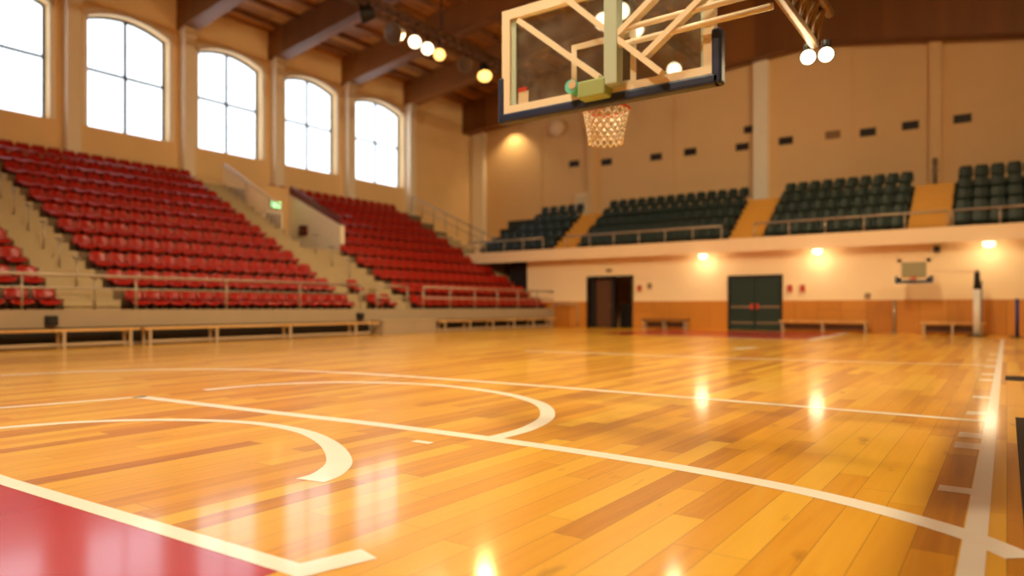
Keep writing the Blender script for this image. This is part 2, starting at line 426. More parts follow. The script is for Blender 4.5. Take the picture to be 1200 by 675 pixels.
MB().box(dx, dx+.07, 19.65, 19.75, tz, tz+2.1).box(dx, dx+.07, 20.55, 20.65, tz, tz+2.1).box(dx, dx+.07, 19.65, 20.65, tz+2.0, tz+2.1).build('door_frame', M_pil, dr)
es = at_x(323, 240, dx+.2)
e = thing('exit_sign', 'glowing green exit light above the tunnel doorway in the red stand', 'sign', es)
MB().box(es.x-.04, es.x+.04, es.y-.26, es.y+.26, es.z-.16, es.z+.16).build('housing', M_dark, e, bevel=.02)
MB().box(es.x+.04, es.x+.06, es.y-.24, es.y+.24, es.z-.14, es.z+.14).build('lit_panel', M_exit, e)
MB().tube((dx+.02, es.y, es.z), (es.x-.04, es.y, es.z), .03).build('bracket', M_dark, e)
fb = at_y(355, 270, 20.9)
f_ = thing('hose_box', 'dark red square hose box fixed to the tunnel parapet', 'box', fb)
MB().box(fb.x-.22, fb.x+.22, 20.82, 21.0, fb.z-.22, fb.z+.22).build('body', M_redbox, f_, bevel=.02)
MB().box(fb.x-.03, fb.x+.03, 20.79, 20.82, fb.z-.05, fb.z+.03).build('latch', M_grey, f_)

# seats ------------------------------------------------------------------
def shell(m, fn, nu, nv, th):
    """a curved shell: fn(u,v) -> point and outward offset direction"""
    V = []; 
    for j in range(nv+1):
        for i in range(nu+1): V.append(Vector(fn(i/nu, j/nv)))
    n = len(V); off = th
    V2 = [p + Vector(off) for p in V]
    W = nu+1; fs = []
    for j in range(nv):
        for i in range(nu):
            a = j*W+i; q = (a, a+1, a+W+1, a+W); fs.append(q); fs.append(tuple(n+x for x in reversed(q)))
    rim_ = [i for i in range(W)] + [j*W+nu for j in range(1, nv+1)] + [nv*W+i for i in range(nu-1, -1, -1)] + [j*W for j in range(nv-1, 0, -1)]
    for a, b in zip(rim_, rim_[1:]+rim_[:1]): fs.append((a, n+a, n+b, b))
    return m.add(V+V2, fs, True)
SW = .505
def make_seat(name, cm, label, group, hb=.34, zs=.26):
    r = thing(name, label, 'seat', (0,0,0), group)
    def pan(u, v):   # u across, v back to front
        y = (u-.5)*SW; x = -.18 + .4*v
        z = zs + .05*(2*u-1)**2 - .02*sin(pi*v) - (.10*max(0, v-.8)/.2)
        return (x, y, z)
    def back(u, v):
        y = (u-.5)*SW*(1 - .34*(max(0, v-.6)/.4)**1.5); x = -.2 - .1*v + .06*(2*u-1)**2
        return (x, y, zs + hb*v)
    shell(MB(), pan, 6, 5, (0,0,-.03)).build('seat', cm, r)
    shell(MB(), back, 6, 5, (-.03,0,0)).build('backrest', cm, r)
    MB().box(-.12, .12, -.16, -.12, 0, zs-.035).box(-.12, .12, .12, .16, 0, zs-.035).box(-.14, .14, -.16, .16, 0, .02).build('bracket', M_redd, r)
    return r
# rows: (block phrase, y0, y1, rows, counted-from phrase)
red = []
def block(y0, y1, k, where, skip=0):
    n = int((y1-y0)/.53 + .05); s = (y1-y0)/n
    for i in range(n): red.append((rowx(k)-.52, y0 + s*(i+.5), tread(k), k, i, n, where))
for k in range(NR): block(9.5, 17.45, k, 'big')
for k in range(4): block(4.8, 7.85, k, 'near')
block(18.3, 19.7, 0, 'small'); 
red.append((rowx(1)-.52, 18.6, tread(1), 1, 0, 1, 'small'))
for k in range(NR): block(20.7 if k < VK else 21.5, 30.45, k, 'far')
cam = Vector((0,0,1))
def in_view(p):
    a = p[0]*-sin(TH) + p[1]*cos(TH); b = p[0]*cos(TH) + p[1]*sin(TH)
    return a > 0 and -620 < b/a*F < 640
red = [p for p in red if in_view(p)]
red.sort(key=lambda p: (Vector(p[:3]) - cam).length)
WH = {'big': 'from the near aisle, big red block', 'near': 'from the end aisle, small red block beside bench',
      'small': 'along, tiny red block between the aisle steps', 'far': 'from the tunnel, red block beyond the tunnel'}
def red_label(k, i, n, where):
    if where == 'near': i = n-1-i; return 'red seat, %s row up, %s seat from the near aisle, block before that aisle' % (ORD[k+1], ORD[i+1])
    return 'red seat, %s row up, %s seat %s' % (ORD[k+1], ORD[i+1], WH[where])
proto = None
GR = 'red plastic seats of the window-side stand'
indiv, rest = red[:300], red[300:]
for p in indiv:
    lab = red_label(*p[3:])
    if proto is None:
        proto = make_seat('stadium_chair', M_red, lab, GR); o = proto
    else: o = copy_tree(proto); o['label'] = lab
    o.location = (p[0], p[1], p[2] )
if rest:
    m = MB()
    for p in rest:
        for ch in proto.children[:2]:
            b0 = len(m.v); m.v += [Vector(v.co) + Vector(p[:3]) for v in ch.data.vertices]
            for f in ch.data.polygons: m.f.append([b0+i for i in f.vertices]); m.sm.append(True)
    o = m.build('stadium_seating', M_red, origin=(rest[0][0], rest[0][1], rest[0][2])); o['kind'] = 'stuff'
    tag(o, 'mass of dark red seats filling the top rows of the block beyond the tunnel', 'seats')

# rails of the stand --------------------------------------------------------
def railing(name, label, pts, h, step, mat_, mid=(.5,), r=.028, group=None, cat='railing'):
    """rail along two points: posts, a top rail and mid rails"""
    a, b = Vector(pts[0]), Vector(pts[1])
    t = thing(name, label, cat, a, group)
    n = max(1, round((b-a).length/step))
    for i in range(n+1):
        p = a + (b-a)*i/n
        MB().tube(p, p+Vector((0,0,h)), r).build('post', mat_, t)
    up = Vector((0,0,h))
    MB().tube(a+up, b+up, r*1.35).build('top_rail', mat_, t)
    for f in mid: MB().tube(a+up*f, b+up*f, r).build('mid_rail', mat_, t)
    return t
zf = Z0+.02
railing('front_railing', 'two-bar metal railing along the front of the near red rows', [(X0+.03, 1.5, zf), (X0+.03, 17.4, zf)], .86, 2.65, M_rail, mid=(.62,))
railing('front_railing', 'two-bar metal railing before the far red block past the tunnel', [(X0+.03, 20.7, zf), (X0+.03, 30.6, zf)], .86, 1.65, M_rail, mid=(.5,))
railing('front_railing', 'short two-bar railing before the tiny red seat block', [(X0+.03, 18.2, zf), (X0+.03, 19.8, zf)], .86, 1.6, M_rail, mid=(.5,))
t = thing('guard_railing', 'white railing of close upright bars beside the upper stand steps', 'railing', (rowx(9), 18.72, tread(9)))
pa, pb = Vector((rowx(6)-.1, 18.72, tread(6)+.02)), Vector((rowx(10)-.1, 18.72, tread(10)+.02))
for i in range(17):
    p = pa + (pb-pa)*i/16
    MB().tube(p - Vector((0,0,.2)), p+Vector((0,0,1.0)), .035).build('baluster', M_railw, t)
MB().tube(pa+Vector((0,0,1)), pb+Vector((0,0,1)), .05).build('top_rail', M_railw, t)
for i, (y, k0, k1, lb) in enumerate(((8.65, 0, 7, 'handrail posts climbing the near aisle between red blocks'), (19.2, 2, 5, 'short handrail climbing the steps below the tunnel mouth'))):
    t = thing('aisle_handrail', lb, 'handrail', (rowx(k0)-.5, y, tread(k0)))
    for k in range(k0, k1):
        MB().tube((rowx(k)-.5, y, tread(k)), (rowx(k)-.5, y, tread(k)+.85), .024).build('post', M_rail, t)
        MB().tube((rowx(k)-.3, y, tread(k)+.83), (rowx(k)-.7, y, tread(k)+.87), .03).build('grip', M_rail, t)
railing('end_railing', 'dark sloping stair railing at the far end of the stand', [(rowx(0)+.05, 31.95, tread(0)-.3), (rowx(4), 31.95, tread(4)-.3)], 1.1, .42, M_rail, mid=(.12,))
railing('end_railing', 'thin metal railing above the far end of the top red rows', [(rowx(4)-.6, 31.95, 3.92), (XL+.7, 31.95, 6.9)], 1.0, 1.1, M_rail, mid=(.5,))
railing('landing_railing', 'metal railing at the balcony end beside the red stand', [(-24.25, 30.6, 3.9), (-24.25, 31.8, 3.9)], .75, .6, M_rail, mid=(.5,))
railing('handrail', 'thin grey rail at the foot of the far stand steps', [(-18.7, 30.0, 0), (-17.4, 30.2, 0)], 1.15, 1.3, M_rail, mid=())

# benches along the stand -----------------------------------------------------
def bench(label, y0, y1, legs, x=-18.3, top=.47, dep=.42):
    t = thing('long_bench', label, 'bench', (x-dep/2, (y0+y1)/2, 0), 'pale benches along the red stand')
    MB().box(x-dep, x, y0, y1, top-.055, top).build('seat', M_bench, t, bevel=.012)
    for y in legs:
        for a in (x-.07, x-dep+.02): MB().box(a, a+.05, y-.035, y+.035, 0, top-.055).build('leg', M_legm, t)
        MB().box(x-dep+.07, x-.07, y-.025, y+.025, top-.12, top-.055).build('crossbar', M_legm, t)
    MB().box(x-dep+.06, x-dep+.1, y0+.1, y1-.1, .06, .13).build('stretcher', M_legm, t)
bench('pale wooden bench by the near aisle, partly out of frame', 2.6, 9.22, (3.2, 5.2, 7.45, 9.0))
bench('long pale wooden bench before the big red block', 9.34, 17.65, (9.5, 11.4, 13.9, 16.6))
bench('pale wooden bench before the far red block by the end wall', 20.9, 29.7, (21.3, 22.9, 24.5, 26.1, 27.7, 29.3))
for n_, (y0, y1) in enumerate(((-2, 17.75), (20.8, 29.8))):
    struct(MB().box(X0+.06, X0+.075, y0, y1, .1, .5).build('trim_bench_shade_%d' % (n_+1), M_black))  # black strip stands in for the shade under the benches
sb = thing('entry_step', 'low tan box step on the floor below the tunnel aisle', 'step', (-18.6, 19.25, 0))
MB().box(-18.92, -18.28, 17.85, 20.7, 0, .5).build('body', M_front, sb, bevel=.01)
MB().box(-18.93, -18.25, 17.82, 20.73, .5, .54).build('tread', M_step, sb, bevel=.008)
for px, py, lb in ((60, 375, 'small dark socket box on stand front below the near aisle'), (422, 370, 'small dark socket box on stand front near the tiny red block')):
    p = at_x(px, py, X0+.12); o = thing('socket_box', lb, 'box', p)
    MB().box(X0+.06, X0+.2, p.y-.13, p.y+.13, p.z-.14, p.z+.1).build('body', M_dark, o, bevel=.015)
    MB().box(X0+.2, X0+.22, p.y-.08, p.y+.08, p.z-.08, p.z+.04).build('cover', M_black, o)

# ------------------------------------------------------------------ balcony
YF, ZD = 29.9, 3.9
bl = MB().box(-24.3, XR, YF+.06, YE, 3.4, ZD).box(XL, -24.3, 31.95, YE, 3.4, ZD)
struct(bl.build('floor_balcony', M_slab))
struct(MB().box(-24.3, XR, YF, YF+.06, 3.36, ZD+.03).box(-24.36, -24.3, YF, 31.9, 3.36, ZD+.03).build('trim_balcony', M_fascia))
BT = MB(); BY, BP, BR, BN = 30.6, .8, .55, 5
for k in range(1, BN): BT.box(-24.2, XR, BY+BP*k, YE if k == BN-1 else BY+BP*(k+1), ZD, ZD+BR*k)
struct(BT.build('floor_balcony_tiers', M_tier))
gaps = [(-19.25, -17.9), (-10.1, -8.65), (-3.15, -1.75)]
for i, (a, b) in enumerate(gaps):
    m = MB()
    for k in range(BN):
        y = BY+BP*k; z = ZD+BR*k
        m.box(a, b, y, y+BP, z, z+.012)
        if k+1 < BN: m.box(a, b, y+BP-.36, y+BP, z, z+BR/2)
        if k: m.box(a, b, y-.012, y, z-BR, z+.012)
    m.box(a, b, BY+BP*BN, YE, ZD+BR*(BN-1), ZD+BR*(BN-1)+.012)
    struct(m.build('stairs_balcony_%d' % (i+1), M_ochre))
gp = None
blocks = [(-24.0, -19.35, 'block beside the red stand'), (-17.8, -10.2, 'block above the open doorway'), (-8.55, -3.25, 'block above the green door'), (-1.65, 1.6, 'block above the floor post')]
for a, b, where in blocks:
    n = int((b-a)/.53 + .05); s = (b-a)/n
    for k in range(BN):
        for i in range(n):
            if where.startswith('block beside') and i < min(k, 3): continue
            x = a + s*(i+.5); y = BY+BP*k+.42; z = ZD+BR*k
            if not in_view((x, y, z)): continue
            lab = 'dark green seat, %s row up, %s from the red stand, %s' % (ORD[k+1], ORD[i+1], where)
            if gp is None: gp = make_seat('balcony_chair', M_green, lab, 'dark green balcony seats', .46, .29); o = gp
            else: o = copy_tree(gp); o['label'] = lab
            o.location = (x, y, z); o.rotation_euler = (0, 0, -pi/2)
for (a, b, lb) in ((-24.2, -19.3, 'balcony front railing before the small green block by the red stand'), (-17.9, -10.1, 'balcony front railing before the long green block'),
                   (-8.7, -1.75, 'balcony front railing above the green double door'), (-1.6, 4.0, 'balcony front railing above the floor post')):
    railing('balcony_railing', lb, [(a, YF+.12, ZD), (b, YF+.12, ZD)], .62, 1.3, M_rail, mid=(), r=.03)

# wall under the balcony ------------------------------------------------------
D1, D2 = (-16.9, -14.6), (-9.9, -7.75)
H1, H2 = 2.42, 2.3
bw = MB().box(-20.6, D1[0], YB, YB+.3, 0, 3.4).box(D1[0], D1[1], YB, YB+.3, H1, 3.4).box(D1[1], D2[0], YB, YB+.3, 0, 3.4).box(D2[0], D2[1], YB, YB+.3, H2, 3.4).box(D2[1], XR, YB, YB+.3, 0, 3.4)
struct(bw.build('wall_back', M_lower))
struct(MB().box(-20.6, D1[0]-.08, YB-.05, YB, .1, 1.28).box(D1[1]+.08, D2[0]-.08, YB-.05, YB, .1, 1.28).box(D2[1]+.08, XR, YB-.05, YB, .1, 1.28).build('trim_wainscot', M_wains))
struct(MB().box(-20.6, D1[0]-.08, YB-.06, YB, 0, .1).box(D1[1]+.08, D2[0]-.08, YB-.06, YB, 0, .1).box(D2[1]+.08, XR, YB-.06, YB, 0, .1).build('baseboard_back', M_wains))
struct(MB().box(-22, -5, 34.5, 34.7, 0, 3.4).build('wall_corridor', M_plaster2))
struct(MB().box(-21.9, -20.6, YB+.3, YB+.5, 0, 3.4).build('wall_stair', M_black))
d = struct_empty('door_2', (-15.75, YB, 0))
MB().box(D1[0]-.1, D1[0], YB-.06, YB+.3, 0, H1+.1).box(D1[1], D1[1]+.1, YB-.06, YB+.3, 0, H1+.1).box(D1[0], D1[1], YB-.06, YB+.3, H1, H1+.1).build('door_frame', M_black, d)
lf = MB().box(D1[0]+.3, D1[0]+1.2, YB+.2, YB+.25, 0, H1-.05).build('door_leaf', M_doorb, d)
MB().tube((D1[0]+1.1, YB+.13, 1.0), (D1[0]+1.1, YB+.13, 1.2), .015).build('door_handle', M_grey, lf)
MB().box(D1[0], D1[0]+.3, YB+.1, YB+.25, 0, H1).box(D1[0]+1.2, D1[0]+1.36, YB+.05, YB+.28, 0, H1).build('door_post', M_black, d)
tb = thing('storage_trunk', 'dark low trunk standing inside the open dark doorway', 'trunk', (-15.05, 31.4, 0))
MB().box(-15.5, -14.6, 31.1, 31.7, 0, 1.05).build('body', M_dark, tb, bevel=.03)
MB().box(-15.53, -14.57, 31.07, 31.73, 1.05, 1.15).build('lid', M_black, tb, bevel=.02)
d = struct_empty('door_3', (-8.8, YB, 0))
MB().box(D2[0]-.08, D2[0], YB-.06, YB+.2, 0, H2+.08).box(D2[1], D2[1]+.08, YB-.06, YB+.2, 0, H2+.08).box(D2[0], D2[1], YB-.06, YB+.2, H2, H2+.08).build('door_frame', M_black, d)
mid = (D2[0]+D2[1])/2
for a, b, hx in ((D2[0], mid-.01, mid-.12), (mid+.01, D2[1], mid+.12)):
    lf = MB().box(a, b, YB, YB+.06, .01, H2).build('door_leaf', M_doorg, d)
    MB().box(a+.05, b-.05, YB-.02, YB, .98, 1.05).box(a+.05, b-.05, YB-.008, YB, .3, .36).build('push_bar', M_grey, lf)
    MB().box(hx-.06, hx+.06, YB-.05, YB, .92, 1.15).build('lock_plate', M_redsign, lf)

def wall_plate(name, label, cat, px, py, w, h, m1, m2, Y=YB, dep=.05, part='face', group=None):
    p = at_y(px, py, Y); t = thing(name, label, cat, (p.x, Y, p.z), group)
    MB().box(p.x-w/2, p.x+w/2, Y-dep, Y, p.z-h/2, p.z+h/2).build('frame', m1, t)
    MB().box(p.x-w*.4, p.x+w*.4, Y-dep-.01, Y-dep, p.z-h*.38, p.z+h*.38).build(part, m2, t)
    return t
wall_plate('wall_notice', 'small reddish notice on the wall just past the open dark doorway', 'notice', 750, 338, .26, .34, M_paper, M_redsign)
wall_plate('wall_notice', 'small dark grey notice hung higher beside the reddish one', 'notice', 762, 335, .26, .3, M_paper, M_grey)
wall_plate('fire_sign', 'small red sign beside the green double door', 'sign', 926, 338, .24, .36, M_paper, M_redsign)
wall_plate('fire_sign', 'small red sign one step further from the green door', 'sign', 941, 338, .24, .36, M_paper, M_redsign)
wall_plate('switch_box', 'small tan switch box just above the wainscot', 'box', 1017, 346.5, .2, .2, M_ventp, M_grey)
wall_plate('exit_lamp', 'small dark unlit lamp box over the open doorway', 'lamp', 714, 317, .3, .16, M_grey, M_ventp)
wall_plate('wall_speaker', 'small dark speaker high under the balcony above the practice hoop', 'speaker', 1098, 292, .2, .22, M_vent, M_black, dep=.14, part='grille')
# lamps under the balcony
def bulk_lamp(px, py, label, en=30):
    p = at_y(px, py, 30.12); p.z = min(p.z, 3.25)
    t = thing('ceiling_lamp', label, 'lamp', (p.x, p.y, 3.4), 'round lamps under the balcony')
    MB().lathe([(0, 0), (.2, 0), (.2, .05), (.19, .07), (.0, .07)], (p.x, p.y, 3.33), (0,0,1)).build('housing', M_grey, t)
    MB().lathe([(0, -.2), (.1, -.19), (.17, -.13), (.19, -.05), (.19, .0)], (p.x, p.y, 3.33), (0,0,1)).build('diffuser', M_lampb, t)
    ld = bpy.data.lights.new('ceiling_lamp_light', 'POINT'); ld.energy = en; ld.color = (1,.80,.48); ld.shadow_soft_size = .3
    lo = bpy.data.objects.new('ceiling_lamp_light', ld); C.objects.link(lo); lo.location = (p.x, p.y-.2, 2.98)
bulk_lamp(824, 302, 'glowing round lamp under the balcony before the green double door')
bulk_lamp(958, 296, 'glowing round lamp under the balcony past the green double door')
bulk_lamp(1159, 286, 'glowing round lamp under the balcony above the floor post', 22)
bulk_lamp(1400, 280, 'round lamp under the balcony beyond the floor post')
# pipes, benches, posts at the back
for px, lb in ((1048, 'thin grey upright pole before the wainscot under the practice hoop'),):
    p = at_y(px, 390, 30.3); t = thing('metal_pole', lb, 'pole', (p.x, 30.3, 0))
    MB().tube((p.x, 30.3, 0), (p.x, 30.3, 1.28), .05).build('shaft', M_rail, t); MB().tube((p.x, 30.3, 0), (p.x, 30.3, .03), .12, 12).build('base_plate', M_rail, t)
def back_bench(label, x0, x1, m):
    y0, y1 = 29.55, 29.95
    t = thing('low_bench', label, 'bench', ((x0+x1)/2, 29.75, 0), 'low benches along the back wall')
    MB().box(x0, x1, y0, y1, .4, .46).build('seat', m, t, bevel=.01)
    for x in (x0+.12, (x0+x1)/2, x1-.12):
        for a in (y0+.03, y1-.08): MB().box(x-.03, x+.03, a, a+.05, 0, .4).build('leg', M_legm, t)
    MB().box(x0+.1, x1-.1, y1-.03, y1, .1, .34).build('shade_board', M_brown, t)  # dark board painted in for the shadow below the seat
back_bench('dark brown low bench by the wall between the two doorways', -13.7, -11.5, M_brown)
back_bench('low bench by the wall just past the green double door', -7.6, -4.3, M_bench)
back_bench('low bench by the wall behind the floor post', -2.6, -.6, M_bench)
p = at_y(1192, 395, 28.5)
t = thing('net_post', 'dark blue upright post by the end of the side line', 'post', (p.x, p.y, 0))
MB().tube((p.x, p.y, .03), (p.x, p.y, 1.28), .06, 12).build('shaft', M_blue, t); MB().tube((p.x, p.y, 0), (p.x, p.y, .03), .2, 16).build('base_plate', M_dark, t)

# practice hoop with its post
PX, PY = -.84, 28.9
t = thing('practice_hoop', 'small far basketball board held by an arm from a padded floor post', 'basketball hoop', (PX, PY, 0))
MB().tube((PX, PY, 0), (PX, PY, 1.62), .115, 14).build('post_pad', M_white, t)
MB().tube((PX, PY, 1.62), (PX, PY, 2.2), .11, 14, r2=.08).build('upper_pad', M_dark, t)
MB().tube((PX, PY, 0), (PX, PY, 2.28), .07, 12).build('post', M_rail, t)
MB().box(PX+.11, PX+.15, PY-.03, PY+.03, .5, 1.9).build('stripe', M_blue, t)
MB().bar((PX, PY, 2.22), (-2.2, PY, 2.3), .08, .09).build('arm', M_fascia, t)
MB().tube((PX, PY, 0), (PX, PY, .04), .3, 20).build('base_plate', M_dark, t)
bx0, bx1 = -3.26, -2.2
MB().box(bx0, bx1, PY-.05, PY, 1.95, 2.06).box(bx0, bx1, PY-.05, PY, 2.62, 2.74).box(bx0, bx0+.14, PY-.05, PY, 1.95, 2.74).box(bx1-.14, bx1, PY-.05, PY, 1.95, 2.74).build('board_frame', M_fascia, t)
MB().box(bx0+.14, bx1-.14, PY-.035, PY-.01, 2.06, 2.62).build('board', M_ventg, t)
MB().box(bx0-.06, bx1+.06, PY-.09, PY+.04, 1.86, 1.96).box(bx0-.06, bx0+.02, PY-.09, PY+.04, 1.96, 2.12).box(bx1-.02, bx1+.06, PY-.09, PY+.04, 1.96, 2.12).build('edge_pad', M_pad, t)
ring = [(-2.73 + .2*cos(2*pi*i/20), PY-.32 + .2*sin(2*pi*i/20), 2.06) for i in range(20)]
MB().path(ring, .014, 6, True).box(-2.79, -2.67, PY-.14, PY-.05, 2.02, 2.08).build('rim', M_rim, t)

# vents and gear on the end wall ------------------------------------------------
vents = [(673,192,'first vent from the stand'),(711,190,'second vent from the stand'),(769,184,'third vent from the stand'),(809,178,'fourth vent from the stand'),
         (870,172,'lower vent of the pair by the broad pilaster'),(877,152,'upper vent of the pair by the broad pilaster'),(921,165,'first vent past the broad pilaster'),
         (976,158,'paint-coloured vent past the broad pilaster'),(1017,155,'vent just past the thin wall joint'),(1067,147,'vent before the last slim pilaster'),(1128,139,'vent beyond the last slim pilaster')]
for px, py, lb in vents:
    p = at_y(px, py, YE); t = thing('wall_vent', 'small dark %s, high on the end wall' % lb if px != 976 else 'faint %s high on the end wall' % lb, 'vent', (p.x, YE, p.z), 'vents on the end wall')
    w, h = (.72, .4) if px != 877 else (.45, .4)
    mm = M_vent if px != 976 else M_ventp
    MB().box(p.x-w/2, p.x+w/2, YE-.04, YE-.005, p.z-h/2, p.z+h/2).build('frame', mm, t)
    m = MB()
    for i in range(4): m.box(p.x-w*.42, p.x+w*.42, YE-.06, YE-.04, p.z-h*.38+i*h*.2, p.z-h*.38+i*h*.2+h*.12)
    m.build('grille', M_black if px != 976 else mm, t)
p = at_y(651, 150, YE-.4)
t = thing('wall_mounted_speaker', 'round pale loudspeaker on the end wall just under the backboard', 'speaker', (p.x, YE-.2, p.z))
MB().tube((p.x, YE-.02, p.z), (p.x, YE-.45, p.z), .5, 20).build('housing', M_fascia, t)
MB().lathe([(.46, .0), (.4, -.06), (.2, -.1), (0, -.1)], (p.x, YE-.45, p.z), (0,1,0), 20).build('grille', M_fascia, t)
p = at_y(684, 241, YE)
wall_plate('wall_cabinet', 'pale square box on the end wall above the first balcony stair', 'cabinet', 684, 243, .95, 1.7, M_fascia, M_paper, Y=YE, dep=.3, part='door')
p = at_y(1096, 198, YE-.4)
t = thing('drain_pipe', 'short grey pipe on the slim pilaster above the third balcony stair', 'pipe', (p.x, YE-.42, p.z))
MB().tube((p.x, YE-.42, p.z-.7), (p.x, YE-.42, p.z+.5), .1, 10).build('pipe', M_grey, t); MB().box(p.x-.14, p.x+.14, YE-.42, YE-.35, p.z-.1, p.z).build('clamp', M_grey, t)

# ------------------------------------------------------------------ lighting trusses and floodlights
def truss(name, label, X, Z, y0, y1, size, m, r, step, hang):
    t = thing(name, label, 'truss', (X, y0, Z))
    c = [(X-size/2, Z+size/2), (X+size/2, Z+size/2), (X, Z-size/2)]
    for x, z in c: MB().tube((x, y0, z), (x, y1, z), r).build('chord', m, t)
    w = MB(); n = int((y1-y0)/step)
    for i in range(n):
        ya, yb = y0 + (y1-y0)*i/n, y0 + (y1-y0)*(i+1)/n
        for j in range(3):
            (xa, za), (xb, zb) = c[j], c[(j+1) % 3]
            w.tube((xa, ya, za), (xb, yb, zb), r*.6, 6); w.tube((xa, ya, za), (xb, ya, zb), r*.6, 6)
    w.build('lattice', m, t)
    for y in hang:
        MB().tube((X, y, Z+size/2), (X, y, roof(X)-.05), .03).build('hanger', M_dark, t)
    return t
LX = -20.9; LZ = 13.15
truss('lighting_truss', 'long lattice lighting truss above the red stand side of the court', LX, LZ, 8, 31.5, .42, M_truss, .06, .6, (10, 17.6, 24, 30))
MX = -13.4
truss('lighting_truss', 'lattice lighting truss seen through the backboard glass', MX, 14.0, 14, 36, .42, M_truss, .06, .6, (15, 22.4, 29, 35))
def flood(pos, aim, r, lens, house, label, energy=0, cone=120, col=(1,.70,.36), group='floodlights on the trusses', ztop=None, back=.5, name='hanging_floodlight'):
    pos = Vector(pos); d = (Vector(aim) - pos).normalized()
    t = thing(name, label, 'lamp', pos, group)
    MB().lathe([(0, -back), (r*.6, -back), (r*.8, -back*.6), (r*1.02, -.02), (r*1.05, .04), (r*.96, .04), (r*.94, 0)], pos, d, 18).build('housing', house, t)
    if lens: MB().lathe([(0, .03), (r*.5, .025), (r*.95, 0)], pos, d, 18).build('lens', lens, t)
    if ztop is not None:
        b = pos - d*back*.5
        MB().tube(b, (b.x, b.y, ztop), .04).build('bracket', M_dark, t)
    if energy:
        ld = bpy.data.lights.new('floodlight_beam', 'SPOT'); ld.energy = energy; ld.color = col; ld.spot_size = radians(cone); ld.spot_blend = .7; ld.shadow_soft_size = r
        lo = bpy.data.objects.new('floodlight_beam', ld); C.objects.link(lo); lo.location = pos + d*.12
        lo.rotation_euler = d.to_track_quat('-Z', 'Y').to_euler()
    return t
FE, FN = 280, 3650
WARM = (1,.79,.46)
aim0 = (-7, 9, 0)
for px, lb, ln, ai in ((486, 'lit floodlight, first of the three in a row on the stand-side truss', M_lampw, (-7,10,0)), (501, 'lit floodlight, middle of the three in a row on the stand-side truss', M_lampw, (-6,14,0)),
                   (515, 'lit amber floodlight, last of the three in a row on the stand-side truss', M_lampy, (-8,20,0))):
    p = at_x(px, {486:49, 501:57, 515:64}[px], LX+.3)
    flood(p, (-2, 3, 2), .265, ln, M_grey, lb, FE, 140, WARM, ztop=LZ-.2)
p = at_x(424, 17, LX+.3); flood(p, (-34, 8, 9), .34, M_lensoff, M_dark, 'unlit black floodlight at the near part of the stand-side truss', ztop=LZ-.2)
p = at_x(461, 39, LX+.3); flood(p, (-18, 5, 6), .42, M_lensoff, M_grey, 'unlit grey round floodlight beside the three lit ones', ztop=LZ-.2)
p = at_x(545, 76, LX+.2); flood(p, (-16, 12, 6), .34, M_lensoff, M_grey, 'unlit grey floodlight beside the black amber-lit one', ztop=LZ-.2)
p = at_x(568, 89, LX+.3); flood(p, (-14, 20, 0), .36, M_lampy, M_dark, 'black floodlight with amber lens at the far end of the stand-side truss', 1200, 130, (1,.6,.24), ztop=LZ-.2, back=.75)
for px, py, lb in ((707, 25, 'lit floodlight behind the hoop post, first on the middle truss'), (728, 13, 'lit floodlight just past the hoop post on the middle truss'),
                   (745, 34, 'lit floodlight behind the glass, third on the middle truss'), (790, 82, 'lit floodlight low behind the glass, last on the middle truss')):
    p = at_x(px, py, MX+.3); flood(p, (-3, 5, 2), .34, M_lampw, M_grey, lb, FE, 140, WARM, ztop=13.75)
# floods and truss added over the camera end, out of frame, for near-floor light
truss('lighting_truss', 'added out-of-frame lattice truss over the near end of the court', -4.5, 14.3, -6, 12, .42, M_truss, .06, .6, (-5, 0, 5, 11))
for y, tg in ((-3, (-6,2,0)), (2, (-5,6,0)), (7, (-10,12,0)), (11, (-8,20,0))):
    flood((-4.5, y, 12.7), tg, .34, M_lampw, M_grey, 'added out-of-frame floodlight on the near truss, %s one counted towards the balcony' % {-3:'first',2:'second',7:'third',11:'fourth'}[y], FN, 136, WARM, ztop=14.0)
truss('lighting_truss', 'added out-of-frame lattice truss over the balcony side of the court', 5.5, 14.3, 4, 27, .42, M_truss, .06, .6, (5, 12.75, 20, 26))  # unseen truss and floods added to light end wall, stand and court
for y, tg, o_, q in ((6, (-31,12,8), 'first', .85), (13, (-16,34,4), 'second', .6), (19, (-20,38,7), 'third', .6), (25, (-31,24,9), 'fourth', .95)):
    flood((5.5, y, 12.7), tg, .34, M_lampw, M_grey, 'added out-of-frame floodlight on the balcony-side truss, %s one counted towards the end wall' % o_, FN*q, 118, WARM, ztop=14.0)
# wall washer that makes the pool of light in the far corner
wp = at_y(603, 180, YE)
flood((wp.x, YE-1.0, wp.z+1.75), (wp.x, YE, wp.z-1.6), .16, M_lampw, M_dark, 'small wall lamp making the bright patch in the far corner', 260, 120, (1,.74,.38), group=None, back=.25, name='wall_lamp')
MB().tube((wp.x, YE-1.0, wp.z+1.85), (wp.x, YE, wp.z+2.05), .03).build('bracket', M_dark, bpy.data.objects['wall_lamp'])

